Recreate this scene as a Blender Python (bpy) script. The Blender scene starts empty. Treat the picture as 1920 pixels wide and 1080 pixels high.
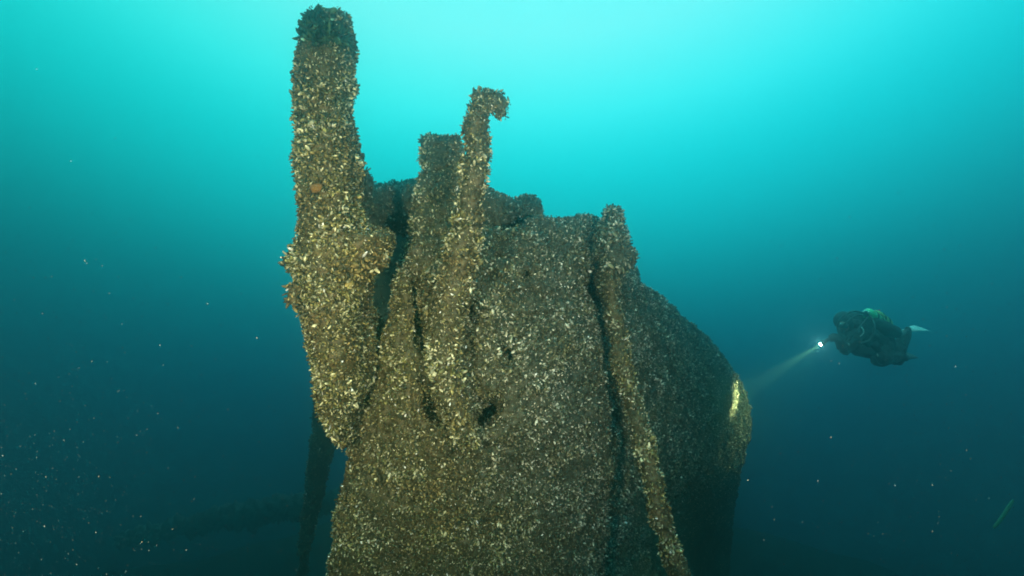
import bpy, bmesh, math, random
import numpy as np
from mathutils import Vector, Matrix

R = math.radians
rng = np.random.default_rng(7)
random.seed(7)
S = bpy.context.scene
C = S.collection

# ------------------------------------------------------------------ camera
CAM = np.array([0.0, 0.0, 9.0])
PITCH = R(-5)
cd = bpy.data.cameras.new("camera")
cam = bpy.data.objects.new("camera", cd)
C.objects.link(cam)
cam.location = CAM
cam.rotation_euler = (R(90) + PITCH, 0, 0)
cd.lens = 20
cd.sensor_width = 36
cd.clip_start = 0.02
cd.clip_end = 400
S.camera = cam
FPX = 1920 * 20 / 36
FW = np.array([0, math.cos(PITCH), math.sin(PITCH)])
UP = np.array([0, -math.sin(PITCH), math.cos(PITCH)])


def P(px, py, d):
    return CAM + d * (FW + (px - 960) / FPX * np.array([1.0, 0, 0]) + (540 - py) / FPX * UP)


# ------------------------------------------------------------------ world: daylight filtered by deep green-blue lake water
WORLD_K = 1.35
w = bpy.data.worlds.new("World")
S.world = w
w.use_nodes = True
nt = w.node_tree
nt.nodes.clear()
N, L = nt.nodes.new, nt.links.new
out = N("ShaderNodeOutputWorld")
bg = N("ShaderNodeBackground")
bg.inputs[1].default_value = WORLD_K
L(bg.outputs[0], out.inputs[0])
tc = N("ShaderNodeTexCoord")
sep = N("ShaderNodeSeparateXYZ")
L(tc.outputs["Generated"], sep.inputs[0])
dot = N("ShaderNodeVectorMath"); dot.operation = 'DOT_PRODUCT'
L(tc.outputs["Generated"], dot.inputs[0])
ld = Vector((0.02, 1, 0)).normalized()
dot.inputs[1].default_value = ld
mx = N("ShaderNodeMath"); mx.operation = 'MAXIMUM'; mx.inputs[1].default_value = 0.35
L(dot.outputs["Value"], mx.inputs[0])
ma = N("ShaderNodeMath"); ma.operation = 'MULTIPLY_ADD'; ma.inputs[1].default_value = 0.58; ma.inputs[2].default_value = -0.58
L(mx.outputs[0], ma.inputs[0])
ad = N("ShaderNodeMath"); ad.operation = 'ADD'
L(ma.outputs[0], ad.inputs[0]); L(sep.outputs[2], ad.inputs[1])
mp = N("ShaderNodeMath"); mp.operation = 'MULTIPLY_ADD'; mp.inputs[1].default_value = 0.5; mp.inputs[2].default_value = 0.5
L(ad.outputs[0], mp.inputs[0])
cr = N("ShaderNodeValToRGB")
cr.color_ramp.interpolation = 'B_SPLINE'
stops = [(-1.0, (.0, .001, .003)),
         (-.62, (.0, .002, .006)),
         (-.42, (.003, .007, .022)),
         (-.28, (.0, .020, .062)),
         (-.16, (.0, .080, .126)),
         (-.06, (.0, .235, .275)),
         (.06, (.0, .58, .62)),
         (.18, (.0, .86, .89)),
         (.30, (.90, 1.60, 1.62)),
         (.45, (2.8, 2.9, 2.8)),
         (1.0, (1.6, 2.0, 2.0))]
el = cr.color_ramp.elements
while len(el) > 1:
    el.remove(el[-1])
for i, (z, c) in enumerate(stops):
    e = el[0] if i == 0 else el.new(z * .5 + .5)
    e.position = z * .5 + .5
    e.color = (*c, 1)
L(mp.outputs[0], cr.inputs[0])
bx = N("ShaderNodeMath"); bx.operation = 'MULTIPLY_ADD'; bx.inputs[1].default_value = .10; bx.inputs[2].default_value = .99
L(sep.outputs[0], bx.inputs[0])
cx = N("ShaderNodeCombineXYZ"); cx.inputs[0].default_value = 1; cx.inputs[1].default_value = 1
L(bx.outputs[0], cx.inputs[2])
tm = N("ShaderNodeVectorMath"); tm.operation = 'MULTIPLY'
L(cr.outputs[0], tm.inputs[0]); L(cx.outputs[0], tm.inputs[1])
L(tm.outputs[0], bg.inputs[0])

# ------------------------------------------------------------------ sun, diffused by the surface far above
sd = bpy.data.lights.new("sun", 'SUN')
sd.energy = 1.5
sd.angle = R(25)
sd.color = (0.35, 1.0, 0.95)
sun = bpy.data.objects.new("sun", sd)
C.objects.link(sun)
sun.rotation_euler = (R(-32), R(4), 0)


# ------------------------------------------------------------------ the photographer's two strobes (they light the near wreck)
def strobe(loc, target, power, col, size=150):
    l = bpy.data.lights.new("strobe", 'SPOT')
    l.energy = power
    l.color = col
    l.spot_size = R(size)
    l.spot_blend = 1.0
    l.shadow_soft_size = 0.05
    o = bpy.data.objects.new("strobe", l)
    C.objects.link(o)
    o.location = loc
    o.rotation_euler = (Vector(target) - Vector(loc)).to_track_quat('-Z', 'Y').to_euler()
    return o


strobe((-0.75, 0.05, 8.85), (-0.90, 2.3, 8.66), 530, (1.0, .82, .50), 86)
strobe((0.85, 0.05, 9.00), (-0.20, 2.8, 8.62), 470, (1.0, .86, .64), 86)

# ------------------------------------------------------------------ exposure / render
S.view_settings.view_transform = 'Standard'
S.view_settings.look = 'None'
S.view_settings.exposure = 0
S.view_settings.gamma = 1
S.render.engine = 'CYCLES'
S.cycles.use_denoising = True
S.cycles.filter_width = 1.8
S.cycles.volume_bounces = 2
S.cycles.max_bounces = 6
S.cycles.diffuse_bounces = 2
S.cycles.sample_clamp_indirect = 4
S.cycles.sample_clamp_direct = 0


# ------------------------------------------------------------------ materials
def newmat(name):
    m = bpy.data.materials.new(name)
    m.use_nodes = True
    return m, m.node_tree, m.node_tree.nodes["Principled BSDF"]


def attr_mat(name, rough=0.5, bump=0.4, scale=220, spec=0.5):
    m, t, b = newmat(name)
    a = t.nodes.new("ShaderNodeAttribute"); a.attribute_name = "tint"
    n = t.nodes.new("ShaderNodeTexNoise"); n.inputs["Scale"].default_value = scale; n.inputs["Detail"].default_value = 4
    tcn = t.nodes.new("ShaderNodeTexCoord")
    t.links.new(tcn.outputs["Object"], n.inputs["Vector"])
    r = t.nodes.new("ShaderNodeMapRange"); r.inputs[1].default_value = .3; r.inputs[2].default_value = .7; r.inputs[3].default_value = .55; r.inputs[4].default_value = 1.3
    t.links.new(n.outputs["Fac"], r.inputs[0])
    mu = t.nodes.new("ShaderNodeVectorMath"); mu.operation = 'SCALE'
    t.links.new(a.outputs["Color"], mu.inputs[0]); t.links.new(r.outputs[0], mu.inputs["Scale"])
    t.links.new(mu.outputs[0], b.inputs["Base Color"])
    bp = t.nodes.new("ShaderNodeBump"); bp.inputs["Strength"].default_value = bump; bp.inputs["Distance"].default_value = .004
    t.links.new(n.outputs["Fac"], bp.inputs["Height"]); t.links.new(bp.outputs[0], b.inputs["Normal"])
    b.inputs["Roughness"].default_value = rough
    b.inputs["Specular IOR Level"].default_value = spec
    return m


def noise_mat(name, c0, c1, scale=8, rough=.7, bump=.3, metal=0.0, spec=.5):
    m, t, b = newmat(name)
    n = t.nodes.new("ShaderNodeTexNoise"); n.inputs["Scale"].default_value = scale; n.inputs["Detail"].default_value = 6
    tcn = t.nodes.new("ShaderNodeTexCoord")
    t.links.new(tcn.outputs["Object"], n.inputs["Vector"])
    r = t.nodes.new("ShaderNodeValToRGB")
    r.color_ramp.elements[0].position = .35; r.color_ramp.elements[0].color = (*c0, 1)
    r.color_ramp.elements[1].position = .65; r.color_ramp.elements[1].color = (*c1, 1)
    t.links.new(n.outputs["Fac"], r.inputs[0]); t.links.new(r.outputs[0], b.inputs["Base Color"])
    bp = t.nodes.new("ShaderNodeBump"); bp.inputs["Strength"].default_value = bump; bp.inputs["Distance"].default_value = .01
    t.links.new(n.outputs["Fac"], bp.inputs["Height"]); t.links.new(bp.outputs[0], b.inputs["Normal"])
    b.inputs["Roughness"].default_value = rough
    b.inputs["Metallic"].default_value = metal
    b.inputs["Specular IOR Level"].default_value = spec
    return m


M_CRUST = attr_mat("mussel_crust", rough=.55, spec=.22, bump=.7)
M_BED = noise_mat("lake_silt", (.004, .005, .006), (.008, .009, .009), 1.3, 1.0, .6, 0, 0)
M_SUIT = noise_mat("drysuit_fabric", (.006, .007, .009), (.016, .017, .019), 14, .8)
M_HOOD = noise_mat("hood_neoprene", (.008, .01, .012), (.016, .018, .02), 30, .85)
M_TANKG = noise_mat("green_tank_paint", (.12, .62, .26), (.18, .72, .32), 12, .4)
M_TANKY = noise_mat("yellow_tank_paint", (.35, .42, .10), (.48, .55, .14), 12, .4)
M_STEEL = noise_mat("steel", (.35, .36, .36), (.5, .5, .5), 20, .3, .1, .9)
M_FIN = noise_mat("pale_fin_rubber", (.45, .5, .5), (.6, .64, .62), 9, .6)
M_FINK = noise_mat("dark_fin_rubber", (.02, .022, .025), (.04, .042, .045), 9, .6)
M_PALE = noise_mat("pale_rubber_hose", (.5, .52, .5), (.65, .66, .62), 18, .5)
M_GREY = noise_mat("grey_pocket_cloth", (.14, .15, .15), (.22, .23, .23), 18, .8)
M_WEED = noise_mat("green_weed", (.03, .15, .09), (.045, .20, .12), 60, .7)
M_SPONGE = noise_mat("orange_sponge", (.09, .045, .010), (.14, .068, .016), 90, .9, .8)
mg, tg, bgn = newmat("mask_glass"); bgn.inputs["Base Color"].default_value = (.05, .08, .09, 1); bgn.inputs["Roughness"].default_value = .08
mt, tt, bt = newmat("torch_lens"); bt.inputs["Emission Color"].default_value = (1, 1, .95, 1); bt.inputs["Emission Strength"].default_value = 60
bt.inputs["Base Color"].default_value = (.8, .8, .8, 1)
mf, tf, bf = newmat("suspended_flecks")
a_ = tf.nodes.new("ShaderNodeAttribute"); a_.attribute_name = "tint"
tf.links.new(a_.outputs["Color"], bf.inputs["Base Color"]); bf.inputs["Roughness"].default_value = .6


# ------------------------------------------------------------------ numpy noise
PERM = np.random.default_rng(3).permutation(4096)
VAL = np.random.default_rng(4).random(4096)


def _h(i, j, k):
    return VAL[PERM[(PERM[(PERM[i & 4095] + j) & 4095] + k) & 4095]]


def noise(p, s, off=0.0):
    q = np.asarray(p) * s + off
    i = np.floor(q).astype(int)
    f = q - i
    f = f * f * (3 - 2 * f)
    x, y, z = i[..., 0], i[..., 1], i[..., 2]
    u, v, t_ = f[..., 0], f[..., 1], f[..., 2]
    r = 0
    for a in (0, 1):
        for b in (0, 1):
            for c in (0, 1):
                r = r + _h(x + a, y + b, z + c) * (u if a else 1 - u) * (v if b else 1 - v) * (t_ if c else 1 - t_)
    return r * 2 - 1


def norm(v):
    return v / np.maximum(np.linalg.norm(v, axis=-1, keepdims=True), 1e-9)


# ------------------------------------------------------------------ mesh output
def link(name, V, quads, tris, mat, parent=None, tint=None, smooth=True):
    me = bpy.data.meshes.new(name)
    V = np.asarray(V, np.float32)
    q = np.asarray(quads, np.int32).reshape(-1, 4) if quads is not None and len(quads) else np.zeros((0, 4), np.int32)
    t = np.asarray(tris, np.int32).reshape(-1, 3) if tris is not None and len(tris) else np.zeros((0, 3), np.int32)
    nl = q.size + t.size
    me.vertices.add(len(V)); me.vertices.foreach_set("co", V.ravel())
    me.loops.add(nl); me.loops.foreach_set("vertex_index", np.concatenate([q.ravel(), t.ravel()]))
    npoly = len(q) + len(t)
    me.polygons.add(npoly)
    st = np.concatenate([np.arange(len(q)) * 4, q.size + np.arange(len(t)) * 3]).astype(np.int32)
    me.polygons.foreach_set("loop_start", st)
    me.polygons.foreach_set("use_smooth", np.full(npoly, smooth))
    me.update(calc_edges=True)
    me.validate()
    if tint is not None:
        ca = me.color_attributes.new("tint", 'FLOAT_COLOR', 'POINT')
        col = np.ones((len(V), 4), np.float32); col[:, :3] = tint
        ca.data.foreach_set("color", col.ravel())
    me.materials.append(mat)
    o = bpy.data.objects.new(name, me)
    C.objects.link(o)
    if parent is not None:
        o.parent = parent
        o.matrix_parent_inverse = Matrix.Translation(-parent.location)
    return o


def tag(o, label=None, cat=None, group=None, kind=None):
    if label: o["label"] = label
    if cat: o["category"] = cat
    if group: o["group"] = group
    if kind: o["kind"] = kind
    return o


def root(name, loc, label, cat, group=None):
    o = bpy.data.objects.new(name, None)
    C.objects.link(o)
    o.location = loc
    return tag(o, label, cat, group)


# ------------------------------------------------------------------ one mussel: a pointed oval pair of valves
def mussel_template():
    ts = [0.0, .16, .42, .72, .92, 1.0]
    wd = [0.0, .17, .27, .24, .12, 0.0]
    th = [0.0, .13, .19, .14, .05, 0.0]
    ns = 6
    V = [(0, 0, 0)]
    T = [0.0]
    for t, a, b in list(zip(ts, wd, th))[1:-1]:
        for k in range(ns):
            an = 2 * math.pi * k / ns
            # slight keel: the outline is a rounded triangle, one side straighter
            V.append((a * math.cos(an) + .06 * math.sin(t * 3.1), b * math.sin(an), t))
            T.append(t)
    V.append((.02, 0, 1.0)); T.append(1.0)
    quads, tris = [], []
    nr = len(ts) - 2
    for k in range(ns):
        tris.append((0, 1 + (k + 1) % ns, 1 + k))
        for r_ in range(nr - 1):
            a = 1 + r_ * ns
            quads.append((a + k, a + (k + 1) % ns, a + ns + (k + 1) % ns, a + ns + k))
        a = 1 + (nr - 1) * ns
        tris.append((a + k, a + (k + 1) % ns, len(V) - 1))
    return np.array(V), np.array(quads), np.array(tris), np.array(T)


MV, MQ, MT, MTT = mussel_template()


def grid_faces(nr, nc, wrap):
    r_ = np.arange(nr - 1)[:, None]
    c_ = np.arange(nc if wrap else nc - 1)[None, :]
    c2 = (c_ + 1) % nc
    return np.stack([r_ * nc + c_, r_ * nc + c2, (r_ + 1) * nc + c2, (r_ + 1) * nc + c_], -1).reshape(-1, 4)


def vnormals(V, Q):
    a, b, c, d = (V[Q[:, i]] for i in range(4))
    fn = np.cross(c - a, d - b)
    vn = np.zeros_like(V)
    for i in range(4):
        np.add.at(vn, Q[:, i], fn)
    return norm(vn), fn


def crust(name, G, wrap, parent, dens=3600, lump=.012, size=(.019, .034), warm=0.5, mat=None, keep=None,
          pale=.16, outward=None, base_dark=1.0, seed=0, spike=1.0, lumpscale=1.0, facing=-.45, bumps=(), dark=1.0):
    """G: grid (nr, nc, 3) of world points; bake lumps, scatter shells over it, one mesh."""
    r = np.random.default_rng(100 + seed)
    nr, nc = G.shape[:2]
    V = G.reshape(-1, 3).copy()
    Q = grid_faces(nr, nc, wrap)
    vn, _ = vnormals(V, Q)
    cen = V.mean(0) if outward is None else np.asarray(outward)
    if ((V - cen) * vn).sum() < 0:
        vn = -vn
        Q = Q[:, ::-1]
    dis = 1.25 * lump * (1.0 * noise(V, 9 / lumpscale, seed) + .6 * noise(V, 22 / lumpscale, seed + 5) + .75 * noise(V, 48, seed + 9)
                  + .9 * np.clip(noise(V, 5.5 / lumpscale, seed + 31) - .35, 0, 1) * 2)
    for (bc, br_, bh) in bumps:
        dis = dis + bh * np.exp(-(np.linalg.norm(V - bc, axis=1) / br_) ** 2)
    V = V + vn * dis[:, None]
    vn, fn = vnormals(V, Q)
    area = np.linalg.norm(fn, axis=1) / 2
    fc = V[Q].mean(1)
    fnn = norm(fn)
    view = norm(CAM - fc)
    face = (fnn * view).sum(1)
    dist = np.linalg.norm(fc - CAM, axis=1)
    dens_f = dens * np.where(face > facing, 1, 0.0)
    # thinner stock of shells far out, where each is under a pixel
    dens_f = dens_f * np.clip(4.2 / dist, .3, 1) ** .9
    # patchiness of the colony
    patch = noise(fc, 6, seed + 50)
    dens_f = dens_f * np.clip(1.0 + .3 * patch, .8, 1.3)
    if keep is not None:
        dens_f = dens_f * keep(fc)
    n = int((area * dens_f).sum())
    pr = area * dens_f; pr = pr / pr.sum()
    fi = r.choice(len(Q), n, p=pr)
    u = r.random((n, 1)); v = r.random((n, 1))
    q = Q[fi]
    pos = (V[q[:, 0]] * (1 - u) + V[q[:, 1]] * u) * (1 - v) + (V[q[:, 3]] * (1 - u) + V[q[:, 2]] * u) * v
    nn = norm(fnn[fi] + r.normal(0, .25, (n, 3)))
    # long axis: leans well over to the surface, random heading
    rv = norm(np.cross(nn, r.normal(0, 1, (n, 3))))
    lean = r.uniform(.55, 1.5, (n, 1)) * np.where(r.random((n, 1)) < .18, .5, 1)
    ax = norm(nn * np.cos(lean) + rv * np.sin(lean))
    sx = norm(np.cross(ax, r.normal(0, 1, (n, 3))))
    sy = np.cross(ax, sx)
    Lg = r.uniform(size[0], size[1], (n, 1)) * np.where(r.random((n, 1)) < .12, 1.3, 1) * np.where(r.random((n, 1)) < .3, .65, 1)
    Lg = Lg * np.clip(1.05 + .75 * noise(pos, 13, seed + 61)[:, None], .6, 1.7)
    fat = r.uniform(.62, 1.02, (n, 1))
    pos = pos + nn * r.uniform(-.002, .006 * spike, (n, 1)) - ax * Lg * .25
    far = np.linalg.norm(pos - CAM, axis=1, keepdims=True)
    Lg = Lg * np.clip(far / 4.2, 1, 1.2)
    MVx = MV[None]
    W = pos[:, None] + Lg[:, None] * (sx[:, None] * MVx[..., 0:1] * fat[:, None] + sy[:, None] * MVx[..., 1:2] * fat[:, None] + ax[:, None] * MVx[..., 2:3])
    k = len(MV)
    offs = (np.arange(n) * k + len(V))[:, None, None]
    MQa = (MQ[None] + offs).reshape(-1, 4)
    MTa = (MT[None] + offs).reshape(-1, 3)
    # shell colours: olive brown body, paler tip, some bleached shells
    pn = noise(pos, 3.2, seed + 70)[:, None] * .5 + .5
    pn2 = noise(pos, 9, seed + 80)[:, None] * .5 + .5
    c_br = np.array([.155, .105, .042]); c_ol = np.array([.135, .125, .038]); c_gr = np.array([.105, .100, .064]); c_dk = np.array([.048, .040, .020])
    wm = np.clip((warm(pos)[:, None] if callable(warm) else warm) + (pn - .5) * .8, 0, 1)
    base = (c_br * (1 - pn2) + c_ol * pn2) * wm + c_gr * (1 - wm)
    base = base * r.uniform(.55, 1.5, (n, 1))
    dk = r.random((n, 1)) < .36
    base = np.where(dk, c_dk * r.uniform(.6, 1.5, (n, 1)), base)
    pa = r.random((n, 1)) < pale * (.15 + 1.7 * pn2 ** 1.5)
    p_y = np.array([.68, .61, .37]); p_w = np.array([.70, .67, .57])
    pcol = (p_y * wm + p_w * (1 - wm)) * r.uniform(.4, 1.3, (n, 1)) ** 1.2
    base = np.where(pa, pcol, base)
    vw = r.random((n, 1)) < .008
    base = np.where(vw, np.array([.85, .82, .78]), base)
    rim = np.where(pa, 1.0, 1.0 + 2.0 * r.random((n, 1)))
    tt_ = MTT[None, :, None]
    ridge = (.65 + .35 * np.cos(tt_ * 22 + r.random((n, 1, 1)) * 6))
    colr = base[:, None] * (.55 + (rim[:, None] - .45) * np.clip(tt_, 0, 1) ** 1.6) * ridge
    colr = np.clip(colr * dark, .004, .88)
    bt_ = noise(V, 30, seed + 90)[:, None] * .5 + .5
    bcol = (np.array([.034, .032, .012]) * bt_ + np.array([.090, .058, .022]) * (1 - bt_)) * (.4 + 1.2 * (noise(V, 75, seed + 3)[:, None] * .5 + .5)) * base_dark
    wb = np.clip((warm(V)[:, None] if callable(warm) else np.full((len(V), 1), warm)), 0, 1)
    bcol = bcol * wb + (bcol.mean(1, keepdims=True) * np.array([.92, 1.0, .74])) * (1 - wb)
    VV = np.concatenate([V, W.reshape(-1, 3)])
    TT = np.concatenate([bcol, colr.reshape(-1, 3)])
    return link(name, VV, np.concatenate([Q, MQa]), MTa, mat or M_CRUST, parent, TT)


def crom(pts, n):
    """Catmull-Rom through rows of pts (m, k) -> (n, k)"""
    pts = np.asarray(pts, float)
    m = len(pts)
    e = np.concatenate([[2 * pts[0] - pts[1]], pts, [2 * pts[-1] - pts[-2]]])
    t = np.linspace(0, m - 1 - 1e-9, n)
    i = t.astype(int); f = (t - i).reshape((-1,) + (1,) * (pts.ndim - 1))
    a, b, c, d = e[i], e[i + 1], e[i + 2], e[i + 3]
    return .5 * (2 * b + (c - a) * f + (2 * a - 5 * b + 4 * c - d) * f * f + (3 * b - a - 3 * c + d) * f ** 3)


def timber(rows, n=220, nc=72, hd=.14, sq=2.6, cap=True, shrink=7):
    """rows: (left px, right px, py, depth[, half-depth m]) down an upright timber -> loft grid"""
    pts = []
    for rw in rows:
        l, r_, y, d = rw[:4]
        h = rw[4] if len(rw) > 4 else hd
        pts.append([(l + r_) / 2, max((r_ - l) / 2 - shrink, 3), y, d, h])
    c = crom(pts, n)
    th = np.linspace(0, 2 * math.pi, nc, endpoint=False)
    ct, st = np.cos(th), np.sin(th)
    e = 2 / sq
    sx = np.sign(ct) * abs(ct) ** e; sy = np.sign(st) * abs(st) ** e
    G = np.zeros((n, nc, 3))
    for i in range(n):
        cx, hw, y, d, h = c[i]
        dl, dr = (d + .5 * h, d + 1.5 * h) if cx < 960 else (d + 1.5 * h, d + .5 * h)
        xl = (cx - hw - 960) / FPX * dl; xr = (cx + hw - 960) / FPX * dr
        o = P(960, y, d + h); o[0] = (xl + xr) / 2
        G[i] = o + sx[:, None] * np.array([max((xr - xl) / 2, .02), 0, 0]) + sy[:, None] * np.array([0, h, 0])
    if cap:
        G = close_caps(G)
    return G


def close_caps(G, k=6):
    a = G[0].mean(0); b = G[-1].mean(0)
    top = [a + (G[0] - a) * f for f in np.linspace(.02, .92, k)]
    bot = [b + (G[-1] - b) * f for f in np.linspace(.92, .02, k)]
    return np.concatenate([np.array(top), G, np.array(bot)])


def tube(path, n=200, nc=40, flat=1.0):
    """path: (px, py, depth, half width px) or ('w', x, y, z, r m)"""
    pts = []
    for p in path:
        if p[0] == 'w':
            pts.append([*p[1:5]])
        else:
            q = P(p[0], p[1], p[2]); pts.append([*q, max(p[3] - 5, p[3] * .4) * p[2] / FPX])
    c = crom(pts, n)
    X = c[:, :3]; rad = c[:, 3]
    T = norm(np.gradient(X, axis=0))
    G = np.zeros((n, nc, 3))
    ref = np.array([0, 1.0, 0])
    th = np.linspace(0, 2 * math.pi, nc, endpoint=False)
    for i in range(n):
        s = norm(np.cross(T[i], ref)); b = np.cross(s, T[i])
        G[i] = X[i] + rad[i] * (np.cos(th)[:, None] * s + flat * np.sin(th)[:, None] * b)
    return close_caps(G)


# ================================================================== THE LAKE BED
bedn = 120
xs = np.linspace(-1, 1, bedn)
gx, gy = np.meshgrid(xs, xs)
rad = 16.5
dsk = np.stack([gx * np.sqrt(1 - gy ** 2 / 2), gy * np.sqrt(1 - gx ** 2 / 2)], -1) * rad
bz = noise(np.dstack([dsk, np.zeros_like(gx)]), .25) * .35 + noise(np.dstack([dsk, np.zeros_like(gx)]), .9) * .12
BG = np.dstack([dsk[..., 0], dsk[..., 1] + 2, bz])
bed = link("lake_bed", BG.reshape(-1, 3), grid_faces(bedn, bedn, False), None, M_BED)
tag(bed, "dark silty lake bed lost in the deep water below the wreck", "lake bed", kind="structure")

# ================================================================== THE WRECK
wreck = root("shipwreck", (0.3, 4.0, 0.0), "sunken wooden ship's bow crusted all over with mussels, rising out of the dark", "shipwreck")

# --- hull: rows of (px, py, depth)
rows = [
 [(768,438,3.15),(832,444,2.98),(905,446,3.02),(962,436,3.12),(1020,410,3.28),(1070,404,3.42),(1112,410,3.62),(1140,436,4.1)],
 [(764,455,2.95),(830,458,2.76),(905,462,2.86),(960,458,2.98),(1020,446,3.12),(1075,442,3.28),(1128,448,3.55),(1170,474,4.1)],
 [(752,505,2.80),(830,505,2.62),(905,505,2.74),(960,500,2.88),(1020,496,3.02),(1080,492,3.20),(1146,498,3.60),(1196,520,4.3)],
 [(737,575,2.74),(810,565,2.55),(890,565,2.62),(960,560,2.75),(1030,558,2.95),(1105,556,3.20),(1182,556,3.80),(1240,560,4.7)],
 [(712,650,2.70),(790,645,2.52),(880,645,2.56),(970,640,2.70),(1060,638,2.92),(1145,640,3.30),(1235,640,4.25),(1332,642,6.3)],
 [(690,730,2.72),(780,724,2.55),(880,724,2.56),(980,722,2.70),(1080,720,2.95),(1168,722,3.40),(1280,724,4.9),(1392,726,7.3)],
 [(668,808,2.76),(765,802,2.60),(870,802,2.60),(980,800,2.76),(1090,800,3.02),(1174,802,3.50),(1290,802,5.2),(1408,800,7.6)],
 [(645,892,2.88),(750,892,2.75),(860,892,2.76),(980,892,2.92),(1090,892,3.20),(1172,892,3.75),(1280,885,5.6),(1392,872,7.7)],
 [(628,985,3.05),(740,985,2.92),(855,985,2.94),(975,985,3.08),(1088,985,3.38),(1168,985,4.3),(1268,975,7.6),(1376,965,9.2)],
 [(614,1080,3.25),(730,1080,3.12),(850,1080,3.14),(970,1080,3.30),(1084,1080,3.60),(1160,1080,5.0),(1262,1080,8.4),(1366,1080,9.8)],
 [(600,1350,3.9),(715,1350,3.75),(840,1350,3.78),(960,1350,3.95),(1070,1350,4.3),(1140,1350,5.8),(1235,1350,8.6),(1330,1350,10.0)],
 [(690,1800,5.4),(770,1800,5.3),(860,1800,5.3),(960,1800,5.5),(1040,1800,5.8),(1110,1800,6.4),(1190,1800,7.4),(1270,1800,8.6)],
 [(730,2060,6.6),(800,2060,6.5),(880,2060,6.5),(960,2060,6.6),(1030,2060,6.9),(1095,2060,7.4),(1165,2060,8.2),(1235,2060,9.2)],
]
HR = []
for rw in rows:
    l = rw[0]; r_ = rw[-1]
    HR.append([list(p) for p in rw])
HR = np.array(HR)                                   # (rows, 8, 3)
fine = crom(HR, 440)
fine = crom(fine.transpose(1, 0, 2), 430).transpose(1, 0, 2)   # rows x cols in px space


def gouge(line, width, depth):
    line = np.array(line, float)
    g = fine[..., :2]
    best = np.full(g.shape[:2], 1e9)
    for a, b in zip(line[:-1], line[1:]):
        ab = b - a
        t = np.clip(((g - a) @ ab) / (ab @ ab), 0, 1)
        dd = np.linalg.norm(g - (a + t[..., None] * ab), axis=-1)
        best = np.minimum(best, dd)
    return depth * np.exp(-(best / width) ** 2)


GO = np.zeros(fine.shape[:2])
GO += gouge([(778,520),(783,560),(790,610),(796,660),(799,720),(812,765),(828,795)], 10, .15)
GO += gouge([(812,765),(824,792)], 17, .14)
GO += gouge([(888,570),(882,620),(882,680),(893,740),(908,775)], 10, .11)
GO += gouge([(900,782),(928,760)], 15, .42)
GO += gouge([(944,646),(956,668)], 9, .30)
GO += gouge([(700,655),(690,700),(680,740)], 13, .22)
GO += gouge([(1108,455),(1106,520),(1112,548)], 8, .12)
GO += gouge([(1102,538),(1120,560)], 11, .22)
GO += gouge([(1118,575),(1135,660),(1150,760),(1162,850),(1170,960),(1172,1080)], 12, .09)
GO += gouge([(936,480),(950,486)], 7, .05)
GO += gouge([(960,555),(1040,540),(1090,600)], 12, .03)
GO -= gouge([(870,470),(850,540),(838,600),(832,670),(842,730),(864,790),(886,838)], 24, .05)
GO -= gouge([(760,560),(735,650),(715,740)], 22, .03)
# broken plank seams and sprung butts across the side
r9 = np.random.default_rng(21)
for k in range(16):
    y0 = 470 + k * 40 + r9.uniform(-8, 8)
    x0 = r9.uniform(880, 1080); x1 = x0 + r9.uniform(60, 260)
    ys = y0 + r9.uniform(-6, 14)
    GO += gouge([(x0, y0), ((x0 + x1) / 2, (y0 + ys) / 2 + r9.uniform(-5, 5)), (x1, ys)], r9.uniform(4, 8), r9.uniform(.015, .045))
for k in range(14):
    x0 = r9.uniform(740, 1340); y0 = r9.uniform(500, 1050)
    GO += gouge([(x0, y0), (x0 + r9.uniform(-9, 9), y0 + r9.uniform(5, 22))], r9.uniform(4, 8), r9.uniform(.04, .13))
for k in range(26):
    x0 = r9.uniform(720, 1340); y0 = r9.uniform(460, 1050)
    GO -= gouge([(x0, y0), (x0 + r9.uniform(-25, 25), y0 + r9.uniform(10, 50))], r9.uniform(10, 22), r9.uniform(.012, .035))
gn = noise(np.dstack([fine[..., 0] / 38, fine[..., 1] / 38, np.zeros(GO.shape)]), 1.0, 3)
GO = GO * np.clip(.85 + 1.25 * gn, .0, 1.6)
fine[..., 2] += GO
HG = P(0, 0, 0) + fine[..., 2:3] * (FW + (fine[..., 0:1] - 960) / FPX * np.array([1.0, 0, 0]) + (540 - fine[..., 1:2]) / FPX * UP)
# turn the planking round the two edges and away behind
Lk = []
for k, (dx, dy) in enumerate([(.05, .06), (.09, .20), (.16, .6), (.35, 1.6), (.7, 2.8)]):
    Lk.append(HG[:, :1] + np.array([dx * .9, dy, 0]))
Rk = []
for k, (dx, dy) in enumerate([(-.02, .12), (-.12, .32), (-.35, .7), (-.9, 1.3), (-1.8, 1.9)]):
    Rk.append(HG[:, -1:] + np.array([dx, dy, 0]))
full = np.concatenate(Lk[::-1] + [HG] + Rk, axis=1)
# deck: top row drawn back to a ridge, slightly crowned
top = full[0]
mid = top.mean(0)
deck = []
for f, dz in ((.35, .055), (.6, .06), (.85, .06), (.96, .05)):
    q = top * f + mid * (1 - f)
    q = q.copy(); q[:, 2] = top[:, 2] * f + (mid[2]) * (1 - f)
    deck.append(q)
full = np.concatenate([np.array(deck), full])
gholes = [P(914, 772, 2.6), P(950, 656, 2.75), P(1111, 548, 3.25), P(684, 700, 2.7)]
gr = [.055, .035, .04, .03]


def hull_keep(p):
    k = np.ones(len(p))
    for c_, r_ in zip(gholes, gr):
        k *= np.where(np.linalg.norm((p - c_) * np.array([1, .35, 1]), axis=1) < r_, .05, 1)
    return k * np.where(p[:, 2] < 4.5, .25, 1)


crust("hull_planking", full, True, wreck, dens=9500, lump=.016, size=(.012, .023), warm=lambda p: np.clip(.75 - 1.0 * (p[:, 0] + .45), 0, .8), pale=.24, keep=hull_keep,
      outward=(0.6, 5.0, 7.5), seed=1, facing=-.25)

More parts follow.
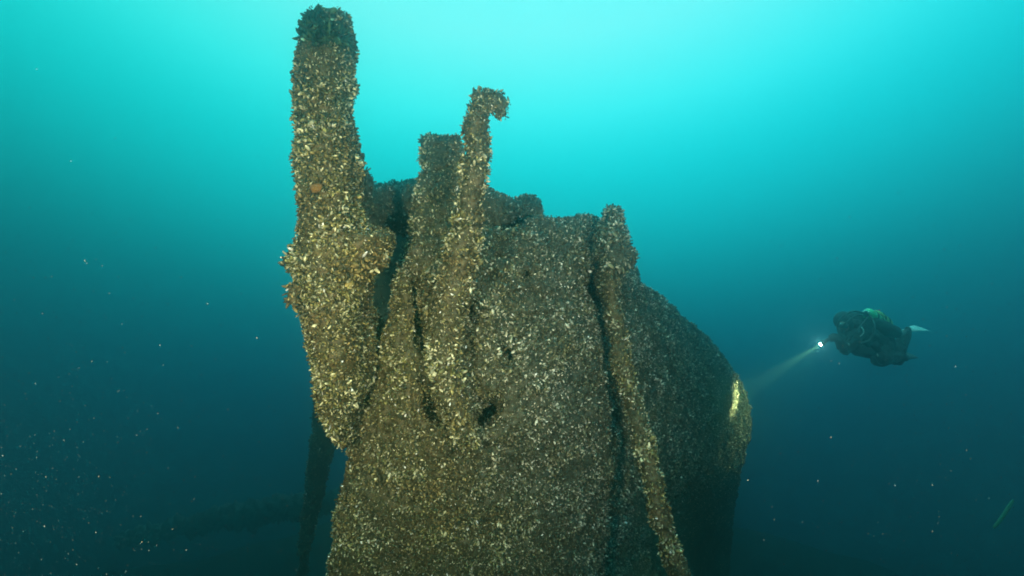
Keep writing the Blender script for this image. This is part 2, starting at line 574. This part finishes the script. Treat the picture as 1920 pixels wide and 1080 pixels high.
# --- far side planking glimpsed through the gap behind the stem post
sl = timber([(640,810,434,4.9),(640,800,520,4.9),(650,785,620,4.8),(675,775,760,4.8),(690,770,900,4.9)], 80, 60, hd=.06, sq=6)
crust("starboard_planking", sl, True, wreck, dens=1500, lump=.012, warm=.2, pale=.05, seed=2)

# --- stem post
stem = [(598,640,33,2.42,.06),(580,654,38,2.41,.11),(572,660,58,2.40,.14),(564,664,90,2.38,.15),(559,668,120,2.36),(557,667,148,2.35),(558,661,175,2.34),
        (557,661,205,2.33),(555,668,250,2.32),(552,674,295,2.31),(554,678,340,2.30),(554,681,395,2.29),
        (552,686,422,2.28),(552,688,428,2.28),(551,737,440,2.28),(550,742,452,2.28),(543,738,470,2.28),(541,725,495,2.28),(551,706,522,2.28),
        (556,694,558,2.29,.20),(570,700,590,2.30,.26),(580,712,622,2.31,.32),(592,716,660,2.33,.32),(599,712,705,2.36,.32),
        (608,700,740,2.40,.32),(620,688,768,2.43,.28),(634,678,792,2.47,.24),(646,668,812,2.50,.18),(655,662,820,2.52,.12)]
sp = crust("stem_post", timber(stem, 420, 110, hd=.17, sq=2.8, shrink=4), True, wreck, dens=12500, lump=.0095, size=(.012, .024),
           warm=.9, pale=.24, seed=3, spike=2.2,
           bumps=[(P(x, y, d), r_, h) for x, y, d, r_, h in ((552,108,2.48,.05,.024),(550,148,2.45,.028,.026),(672,125,2.5,.05,.022),(545,306,2.4,.05,.022),
                  (684,298,2.45,.05,.022),(543,490,2.36,.04,.030),(556,528,2.36,.03,.02),(575,40,2.5,.05,.018),(650,45,2.5,.05,.02),(552,225,2.4,.03,.014),
                  (740,452,2.4,.04,.014),(706,600,2.4,.03,.018),(714,680,2.45,.035,-.03),(690,745,2.5,.03,.02),(672,790,2.5,.025,-.02),(604,690,2.5,.04,.015),(680,560,2.4,.03,.01),(660,255,2.45,.04,.014))])
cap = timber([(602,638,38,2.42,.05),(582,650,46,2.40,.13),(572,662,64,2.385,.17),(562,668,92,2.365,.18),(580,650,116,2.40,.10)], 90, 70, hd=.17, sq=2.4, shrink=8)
crust("shade_tinted_cap", cap, True, sp, dens=9000, lump=.016, size=(.018, .034), warm=.2, pale=.03, base_dark=.35, dark=np.array([.20, .42, .34]), spike=2.6, seed=17)  # bushy crust cap, shells tinted dark teal to paint in the unlit post top
# ragged clump dangling from the post
g = tube([(556,535,2.30,18),(550,552,2.29,15),(551,564,2.28,12),(554,574,2.28,8)], 30, 20)
crust("hanging_clump", g, True, sp, dens=7000, lump=.005, warm=1, pale=.3, seed=4)
# orange sponge patch
th = np.linspace(0, 2 * math.pi, 20, endpoint=False)
SG = []
c0 = P(595, 353, 2.292)
for k, f in enumerate((.02, .4, .75, 1.0, 1.05)):
    hgt = -.020 * math.sqrt(max(0, 1 - (f / 1.1) ** 2)) - .012
    SG.append([c0 + np.array([.024 * f * (1 + .15 * math.sin(3 * t)) * math.cos(t), hgt, .021 * f * (1 + .2 * math.sin(2 * t + 1)) * math.sin(t)]) for t in th])
SG = np.array(SG)
link("sponge_patch", SG.reshape(-1, 3), grid_faces(5, 20, True), None, M_SPONGE, sp)

# --- bitt post behind
bitt = [(798,866,262,2.98,.08),(789,872,270,2.97),(787,872,300,2.95),(784,871,328,2.93),(776,869,345,2.86),(771,867,380,2.80),(766,864,412,2.76),
        (762,866,440,2.70),(758,880,475,2.66),(756,900,520,2.68)]
crust("bitt_post", timber(bitt, 200, 70, hd=.11, sq=2.3, shrink=5), True, wreck, dens=9500, lump=.015, size=(.012, .023), warm=.5, pale=.26, seed=5)

# --- curved iron bar with a hooked end, running down onto the planking
bar = [(936,218,2.40,11),(938,203,2.40,18),(927,190,2.40,22),(909,193,2.40,25),(895,212,2.40,25),(892,242,2.40,24),(896,282,2.40,26),
       (889,335,2.40,26),(880,385,2.40,26),(876,432,2.40,29),(862,482,2.40,33),(850,540,2.41,33),(838,600,2.42,31),(832,665,2.43,29),
       (842,728,2.45,26),(862,786,2.50,24),(886,836,2.56,18)]
crust("hooked_bar", tube(bar, 360, 44), True, wreck, dens=11500, lump=.009, size=(.012, .024), warm=.7, pale=.26, seed=6, spike=1.8)

# --- timbers lying across the deck
crust("deck_timber", tube([(640,424,3.25,40),(690,406,3.3,46),(735,396,3.3,48),(790,394,3.35,46),(870,392,3.45,44),(920,396,3.5,40),(962,404,3.5,32),(992,397,3.5,31),(1014,393,3.5,22)], 220, 50, .8),
      True, wreck, dens=6500, lump=.012, size=(.014, .024), warm=.25, pale=.12, seed=7)
crust("deck_timber", tube([(640,374,4.4,28),(720,366,4.4,26),(800,362,3.9,25),(880,372,3.9,24),(930,378,3.9,20)], 120, 40),
      True, wreck, dens=4500, lump=.010, size=(.014,.024), warm=.1, pale=.06, seed=8)
crust("stanchion", tube([(684,320,3.0,8),(688,334,3.0,13),(689,355,3.0,14),(688,400,3.05,14)], 60, 36),
      True, wreck, dens=3400, lump=.008, warm=.2, pale=.08, seed=9)

crust("deck_plank", tube([(770,440,3.0,8),(800,424,3.0,13),(838,418,3.02,13),(866,436,3.0,10)], 60, 24, .8),
      True, wreck, dens=5500, lump=.014, size=(.014, .026), warm=.5, pale=.18, seed=15)

# --- cathead lump at the rail
cat = [(1139,1155,394,3.22,.05),(1130,1165,402,3.20),(1127,1170,420,3.18),(1121,1176,436,3.14),(1117,1187,455,3.10),(1117,1195,474,3.08),(1119,1190,494,3.08),
       (1121,1176,515,3.10),(1126,1162,535,3.16,.08),(1134,1156,556,3.22,.04)]
crust("cathead", timber(cat, 160, 64, hd=.15, sq=2.2, shrink=3), True, wreck, dens=6500, lump=.016, size=(.017, .033), warm=.3, pale=.30, seed=10, spike=1.6)

# ================================================================== HANGING LINES
a0 = P(1145, 520, 3.05)
line1 = root("hanging_cable", a0, "mussel-crusted cable hanging down the hull from the lump at its rail", "cable")
crust("cable_strand", tube([(1141,512,3.12,16),(1149,570,3.12,18),(1160,640,3.08,19),(1172,702,3.02,20),(1188,762,2.96,19),(1203,822,2.90,20),(1219,884,2.85,19),
      (1234,950,2.80,20),(1252,1012,2.78,20),(1272,1076,2.76,22),(1340,1300,2.8,20),('w',1.75,3.4,3.0,.05),('w',2.1,3.8,0.1,.05)], 520, 28),
      True, line1, dens=8000, lump=.009, size=(.014, .026), warm=.75, pale=.3, seed=11, spike=1.5)
a1 = P(600, 720, 7.2)
line2 = root("trailing_cable", a1, "dark crusted cable trailing down behind the left edge of the wreck, faint in the murk", "cable")
crust("cable_strand", tube([(596,722,7.2,9),(603,750,7.2,18),(611,790,7.3,26),(604,840,7.4,26),(594,900,7.5,22),(583,960,7.6,19),(572,1020,7.7,15),(566,1080,7.8,13),('w',-3.4,8.2,2.0,.06),('w',-3.5,8.5,0.1,.06)], 240, 28),
      True, line2, dens=2000, lump=.02, size=(.02, .032), warm=.3, pale=.06, seed=12)

spar = root("fallen_spar", P(450, 965, 15.2), "long dark fallen spar lying far off in the gloom at lower left", "spar")
crust("spar_timber", tube([(230,1012,16.6,14),(330,992,16,18),(430,970,15.4,22),(540,952,14.8,24),(640,936,14.2,22),(760,920,13.6,18)], 160, 24),
      True, spar, dens=120, lump=.12, size=(.03, .05), warm=0, pale=.01, base_dark=.15, seed=16)

# ================================================================== SUSPENDED FLECKS
def flecks():
    r = np.random.default_rng(55)
    pts = []; sz = []; col = []
    for _ in range(3400):
        u = r.random()
        if u < .42: px = 1920 - abs(r.normal(0, 190))
        elif u < .80: px = abs(r.normal(0, 230))
        else: px = r.uniform(-200, 2120)
        py = 1090 - abs(r.normal(0, 300))
        if 560 < px < 1400: 
            if r.random() < .9: continue
        d = r.uniform(1.2, 3.0)
        pts.append(P(px, py, d))
        s = r.lognormal(-.15, .45) * .00036 * d ** .6
        if r.random() < .03: s *= 1.9
        sz.append(min(s, .0018))
        c = np.array([.85, .70, .48]) if r.random() < (.55 if px > 1000 else .25) else np.array([.7, .72, .72])
        col.append(c * r.choice([.2, .45, .9], p=[.6, .3, .1]))
    o = np.array([(1, 0, 0), (-1, 0, 0), (0, 1, 0), (0, -1, 0), (0, 0, 1), (0, 0, -1)], float)
    f = [(0, 2, 4), (2, 1, 4), (1, 3, 4), (3, 0, 4), (2, 0, 5), (1, 2, 5), (3, 1, 5), (0, 3, 5)]
    V = []; T = []; Cc = []
    for i, (p, s, c) in enumerate(zip(pts, sz, col)):
        st = np.array([1, 1, r.uniform(1.1, 1.8)])
        sh = .35 * (1 if p[0] > 0 else -1)
        q = o * st * s * r.uniform(.7, 1.3, (6, 1)); q[:, 0] += q[:, 2] * sh
        V.append(p + q); T.append(np.array(f) + 6 * i); Cc.append(np.tile(c, (6, 1)))
    me = link("suspended_flecks", np.concatenate(V), None, np.concatenate(T), mf, None, np.concatenate(Cc), smooth=False)
    tag(me, "pale flecks of silt drifting in the water near the camera", "silt flecks", kind="stuff")


flecks()
# drifting strand of weed, lower right
G = tube([(1900,938,4.5,6),(1892,950,4.5,9),(1883,964,4.5,9),(1873,978,4.5,9),(1863,990,4.5,7)], 40, 12, .5)
wd = link("weed_strand", G.reshape(-1, 3), grid_faces(G.shape[0], G.shape[1], True), None, M_WEED)
tag(wd, "short green strand of weed drifting in the dark water at lower right", "weed")

# ================================================================== THE DIVER
DC = P(1640, 630, 7.8)
diver = root("person", DC, "scuba diver in a dark drysuit swimming with knees bent, holding a lit torch ahead", "person")


def D(px, py, dd=0.0):
    return Vector(P(px, py, 7.8 + dd))


def seg(bm, a, b, ra, rb, n=12, rings=8):
    a = Vector(a); b = Vector(b)
    ax = (b - a); ln = ax.length; q = ax.to_track_quat('Z', 'Y')
    prof = []
    for k in range(5): 
        an = math.pi / 2 * k / 5
        prof.append((-ra * math.cos(an), ra * math.sin(an)))
    for k in range(rings + 1):
        t = k / rings; prof.append((ln * t, ra + (rb - ra) * t))
    for k in range(1, 6):
        an = math.pi / 2 * k / 5
        prof.append((ln + rb * math.sin(an), max(rb * math.cos(an), 1e-4)))
    prev = None
    for z, r_ in prof:
        ring = [bm.verts.new(a + q @ Vector((max(r_, 1e-4) * math.cos(2 * math.pi * i / n), max(r_, 1e-4) * math.sin(2 * math.pi * i / n), z))) for i in range(n)]
        if prev:
            for i in range(n):
                bm.faces.new((prev[i], prev[(i + 1) % n], ring[(i + 1) % n], ring[i]))
        else:
            bm.faces.new(ring[::-1])
        prev = ring
    bm.faces.new(prev)


def fin_obj(name, bm, mat, parent, remesh=None, smooth=2):
    me = bpy.data.meshes.new(name)
    bm.to_mesh(me); bm.free()
    for p in me.polygons: p.use_smooth = True
    me.materials.append(mat)
    o = bpy.data.objects.new(name, me)
    C.objects.link(o)
    o.parent = parent
    o.matrix_parent_inverse = Matrix.Translation(-parent.location)
    if remesh:
        m = o.modifiers.new("r", 'REMESH'); m.mode = 'VOXEL'; m.voxel_size = remesh; m.use_smooth_shade = True
        s = o.modifiers.new("s", 'SMOOTH'); s.iterations = smooth; s.factor = .5
    return o


# joints
head = D(1588, 610, -.28); neck = D(1597, 615, -.20); chest = D(1614, 627, -.08); belly = D(1634, 640, .08); pelvis = D(1652, 645, .22)
shL = D(1603, 632, -.36); shR = D(1603, 612, .14)
elL = D(1585, 655, -.52); wrL = D(1568, 634, -.66)
elR = D(1577, 638, .0); wrR = D(1562, 630, -.30)
hipL = D(1656, 652, .10); hipR = D(1656, 640, .34)
knL = D(1648, 673, -.22); knR = D(1680, 672, .20)
anL = D(1690, 668, .10); anR = D(1698, 625, .44)
b = bmesh.new()
seg(b, neck, head, .07, .06)
seg(b, chest, neck, .19, .13)
seg(b, chest, belly, .21, .19); seg(b, belly, pelvis, .19, .18)
seg(b, shL, shR, .10, .10); seg(b, chest, shL, .13, .09); seg(b, chest, shR, .13, .09)
seg(b, shL, elL, .095, .07); seg(b, elL, wrL, .068, .045)
seg(b, shR, elR, .085, .060); seg(b, elR, wrR, .060, .042)
seg(b, hipL, hipR, .13, .13)
seg(b, hipL, knL, .14, .10); seg(b, knL, anL, .10, .065)
seg(b, hipR, knR, .14, .105); seg(b, knR, anR, .105, .07)
TORCH = Vector(P(1541, 644, 7.15))
TDIR = (Vector(P(1403, 730, 6.95)) - TORCH).normalized()


def hand(bm, wr, toward, grip=True):
    d = (toward - wr).normalized()
    side = d.cross(Vector((0, 0, 1))).normalized(); up = side.cross(d).normalized()
    pc = wr + d * .055
    seg(bm, wr, pc, .036, .034)
    seg(bm, pc - side * .02, pc + side * .02, .026, .026)
    for k, ln in enumerate((.036, .042, .039, .030)):
        a = pc + side * (-.033 + .022 * k) + d * .028
        m1 = a + d * ln * .9 - up * .008
        m2 = m1 + d * ln * .25 - up * ln * .75
        m3 = m2 - d * ln * .5 - up * ln * .25
        seg(bm, a, m1, .011, .010, 8, 3); seg(bm, m1, m2, .010, .009, 8, 3); seg(bm, m2, m3, .009, .008, 8, 3)
    t0 = pc - side * .034 - d * .012
    t1 = t0 - side * .018 + d * .026 - up * .018
    t2 = t1 + d * .022 + side * .012 - up * .016
    seg(bm, t0, t1, .013, .011, 8, 3); seg(bm, t1, t2, .011, .009, 8, 3)
    return pc + d * .05


GR = hand(b, wrR, TORCH + Vector((.06, .05, .03)))
hand(b, wrL, D(1558, 628, -.8))
# feet
seg(b, anL, D(1697, 672, .20), .05, .045); seg(b, anR, D(1704, 619, .52), .05, .045)
body = fin_obj("body", b, M_SUIT, diver, remesh=.011, smooth=3)
body["label"] = "dark drysuited body with bent knees and gloved hands"

# head with hood, face
fwd = (Vector(P(1550, 632, 7.1)) - head).normalized()
sid = fwd.cross(Vector((0, 0, 1))).normalized(); upv = sid.cross(fwd).normalized()
hc = head + (head - neck).normalized() * .03
b = bmesh.new()
bmesh.ops.create_uvsphere(b, u_segments=28, v_segments=18, radius=1)
for v in b.verts:
    x, y, z = v.co
    p = Vector((x * .085, y * .108, z * .125))
    if y > .3 and z < -.2: p.z -= .012
    if abs(x) > .85 and abs(z) < .25 and abs(y) < .35: p.x *= 1.1
    v.co = hc + sid * p.x + fwd * p.y + upv * p.z
hd_ = fin_obj("hood", b, M_HOOD, diver)
M_SKIN = noise_mat("face_skin", (.30, .19, .14), (.36, .24, .18), 30, .6)
b = bmesh.new()
bmesh.ops.create_uvsphere(b, u_segments=24, v_segments=16, radius=1)
for v in b.verts:
    x, y, z = v.co
    p = Vector((x * .062, y * .045 + .074, z * .078 - .008))
    if abs(x) < .22 and y > 0 and -.35 < z < .2: p.y += .018 * (1 - abs(x) / .22)       # nose
    if .15 < abs(x) < .6 and .1 < z < .4 and y > 0: p.y -= .008                          # eye hollows
    if abs(x) < .4 and -.62 < z < -.48 and y > 0: p.y -= .006                            # mouth line
    v.co = hc + sid * p.x + fwd * p.y + upv * p.z
fin_obj("face", b, M_SKIN, hd_)
b = bmesh.new()
seg(b, hc + sid * -.04 + fwd * .118 + upv * .018, hc + sid * .04 + fwd * .118 + upv * .018, .034, .034, 16, 4)
fin_obj("mask", b, mg, hd_)
b = bmesh.new()
seg(b, hc + fwd * .115 - upv * .055, hc + fwd * .165 - upv * .055, .030, .034, 14, 3)
fin_obj("regulator", b, M_FINK, hd_)

# twin cylinders on the back
tdir = (D(1658, 612, .18) - D(1628, 590, -.20)).normalized()


def tank(p0, ln, rad_, m, name="tank"):
    b = bmesh.new()
    seg(b, p0, p0 + tdir * ln, rad_, rad_, 20, 6)
    o = fin_obj(name, b, m, diver)
    b = bmesh.new()
    seg(b, p0 - tdir * (rad_ + .05), p0 - tdir * rad_ * .8, .022, .026, 12, 2)
    seg(b, p0 - tdir * (rad_ + .02) - sid * .035, p0 - tdir * (rad_ + .02) + sid * .035, .014, .014, 10, 2)
    fin_obj("valve", b, M_STEEL, o)
    b = bmesh.new()
    q = tdir.to_track_quat('Z', 'Y')
    for f in (.30, .72):
        prev = None
        for zz, rr in ((-.018, rad_ + .002), (-.018, rad_ + .009), (.018, rad_ + .009), (.018, rad_ + .002)):
            ring = [b.verts.new(p0 + tdir * (ln * f + zz) + q @ Vector((rr * math.cos(2 * math.pi * i / 24), rr * math.sin(2 * math.pi * i / 24), 0))) for i in range(24)]
            if prev:
                for i in range(24): b.faces.new((prev[i], prev[(i + 1) % 24], ring[(i + 1) % 24], ring[i]))
            prev = ring
    fin_obj("tank_band", b, M_FINK, o)
    return o


t1 = tank(D(1629, 589, -.20), .42, .078, M_TANKG); t1["label"] = "green cylinder with bright end nearest the camera"
t2 = tank(D(1643, 592, .05), .42, .078, M_TANKY); t2["label"] = "yellow-green cylinder behind the first"
# buoyancy wing
b = bmesh.new()
wc0 = D(1604, 603, -.02); wc1 = D(1654, 620, .22)
pr = None
for s_ in (-1, 1):
    seg(b, wc0 + sid * .15 * s_, wc1 + sid * .16 * s_, .13, .085, 14, 6)
seg(b, wc0 - sid * .15, wc0 + sid * .15, .125, .125, 14, 6)
fin_obj("buoyancy_wing", b, M_HOOD, diver, remesh=.014, smooth=4)
# hoses
def hose(name, pts, rad_, mat):
    G = tube([('w', *P(*p), rad_) for p in pts], 50, 10)
    return link(name, G.reshape(-1, 3), grid_faces(G.shape[0], G.shape[1], True), None, mat, diver)


hose("hose", [(1615,613,7.22),(1619,619,7.2),(1619,625,7.2),(1612,631,7.22)], .007, M_PALE)["label"] = "pale hose looping over the shoulder"
hose("hose", [(1625,592,7.5),(1605,592,7.35),(1588,604,7.25),(1577,614,7.32)], .011, M_FINK)
hose("hose", [(1628,592,7.55),(1618,606,7.3),(1600,628,7.2),(1592,640,7.3)], .010, M_FINK)
hose("hose", [(1628,590,7.5),(1598,584,7.3),(1574,600,7.25),(1572,622,7.3),(1584,634,7.3)], .014, M_FINK)
hose("hose", [(1632,592,7.5),(1640,612,7.35),(1632,636,7.3),(1612,644,7.25)], .014, M_FINK)
hose("hose", [(1600,655,7.4),(1586,664,7.4),(1580,650,7.35),(1590,630,7.3)], .012, M_FINK)
hose("hose", [(1636,668,7.5),(1650,684,7.5),(1662,676,7.55),(1660,660,7.6)], .010, M_FINK)
# pocket and clips
b = bmesh.new(); seg(b, D(1686, 628, .20), D(1694, 622, .26), .045, .04, 14, 3); fin_obj("pocket", b, M_GREY, diver)
for (x, y, dd) in ((1667, 624, .05), (1645, 666, -.36), (1591, 646, -.62), (1648, 634, -.12)):
    b = bmesh.new(); seg(b, D(x, y - 1.4, dd), D(x + 1, y + 1.4, dd), .010, .008, 10, 2); fin_obj("clip", b, M_PALE, diver)
# stage bottle slung under the chest
for (a_0, a_1) in (((1600, 652, -.30), (1642, 661, -.12)), ((1606, 657, .10), (1650, 666, .22))):
    b = bmesh.new(); seg(b, D(*a_0), D(*a_1), .075, .075, 16, 5); fin_obj("stage_cylinder", b, M_FINK, diver)
for (x, y, dd, r_) in ((1600, 640, -.38, .06), (1622, 634, -.30, .07), (1640, 648, -.22, .065), (1668, 655, -.02, .06), (1590, 626, -.36, .045)):
    b = bmesh.new(); seg(b, D(x, y, dd), D(x + 4, y + 9, dd + .03), r_, r_ * .9, 12, 3); fin_obj("pouch", b, M_HOOD, diver, remesh=.012, smooth=2)
tx = bpy.data.textures.new("folds", 'CLOUDS'); tx.noise_scale = .09
for o_ in (body,):
    dm = o_.modifiers.new("folds", 'DISPLACE'); dm.texture = tx; dm.strength = .05; dm.mid_level = .5


def fin(p0, d, width, ln, mat):
    d = d.normalized(); s_ = d.cross(Vector((0, 1, .2))).normalized(); n_ = s_.cross(d).normalized()
    s_, n_ = n_, s_
    b = bmesh.new()
    prev = None
    for k in range(13):
        t = k / 12
        wv = width * (.42 + .58 * min(1, t * 1.6)) * (1 if t < .93 else .9)
        thk = .016 * (1 - t) + .004
        c_ = p0 + d * ln * t + n_ * .05 * math.sin(t * 2)
        ring = []
        for i in range(12):
            an = 2 * math.pi * i / 12
            rib = 1.6 if abs(math.cos(an)) > .9 else 1
            ring.append(b.verts.new(c_ + s_ * wv * math.cos(an) + n_ * thk * math.sin(an) * rib))
        if prev:
            for i in range(12): b.faces.new((prev[i], prev[(i + 1) % 12], ring[(i + 1) % 12], ring[i]))
        else: b.faces.new(ring[::-1])
        prev = ring
    b.faces.new(prev)
    return fin_obj("swim_fin", b, mat, diver)


fin(D(1702, 620, .50), D(1738, 622, .75) - D(1702, 620, .50), .10, .40, M_FIN)["label"] = "pale swim fin"
fin(D(1696, 672, .20), D(1712, 668, .75) - D(1696, 672, .20), .10, .45, M_FINK)["label"] = "dark swim fin"

# torch in the right hand
torch = root("dive_torch", TORCH, "lit dive torch held out ahead of the diver, its beam aimed at the hull", "torch")
b = bmesh.new()
seg(b, TORCH - TDIR * .17, TORCH - TDIR * .06, .020, .022, 16, 4)
seg(b, TORCH - TDIR * .05, TORCH - TDIR * .012, .026, .034, 20, 3)
fin_obj("torch_body", b, M_FINK, torch)
b = bmesh.new()
q = TDIR.to_track_quat('Z', 'Y')
bmesh.ops.create_uvsphere(b, u_segments=16, v_segments=8, radius=.021)
for v in b.verts: v.co = TORCH + TDIR * .024 + q @ Vector((v.co.x, v.co.y, v.co.z * .35))
fin_obj("lens", b, mt, torch)
# cord from hand to torch head
b = bmesh.new(); seg(b, GR, TORCH - TDIR * .14, .012, .012, 10, 4); fin_obj("torch_handle", b, M_FINK, torch)
l = bpy.data.lights.new("torch_beam", 'SPOT'); l.energy = 4200; l.color = (1, .86, .36); l.spot_size = R(17); l.spot_blend = 1; l.shadow_soft_size = .012
lo = bpy.data.objects.new("torch_beam", l); C.objects.link(lo)
l2 = bpy.data.lights.new("torch_spill", 'SPOT'); l2.energy = 260; l2.color = (.98, .84, .32); l2.spot_size = R(75); l2.spot_blend = 1; l2.shadow_soft_size = .012
lp = bpy.data.objects.new("torch_spill", l2); C.objects.link(lp)
lp.location = TORCH + TDIR * .05; lp.rotation_euler = (Vector(P(1385, 800, 7.2)) - TORCH).to_track_quat('-Z', 'Y').to_euler()
lo.location = TORCH + TDIR * .05; lo.rotation_euler = TDIR.to_track_quat('-Z', 'Y').to_euler()

# ================================================================== THE WATER BODY (even haze)
HAZE_D = 0.12
bm = bmesh.new()
bmesh.ops.create_cube(bm, size=1)
for v in bm.verts:
    v.co = Vector((v.co.x * 36, v.co.y * 36 + 2, (v.co.z + .5) * 23 - 2))
me = bpy.data.meshes.new("haze"); bm.to_mesh(me); bm.free()
hz = bpy.data.objects.new("haze", me); C.objects.link(hz)
mh = bpy.data.materials.new("murky_water"); mh.use_nodes = True
t = mh.node_tree; t.nodes.clear()
o_ = t.nodes.new("ShaderNodeOutputMaterial"); pv = t.nodes.new("ShaderNodeVolumePrincipled")
pv.inputs["Color"].default_value = (.22, .60, .64, 1)
pv.inputs["Density"].default_value = HAZE_D
pv.inputs["Anisotropy"].default_value = .95
pv.inputs["Absorption Color"].default_value = (0, .60, .60, 1)
t.links.new(pv.outputs[0], o_.inputs["Volume"])
me.materials.append(mh)
tag(hz, "green-blue lake water filling the scene", "water", kind="stuff")
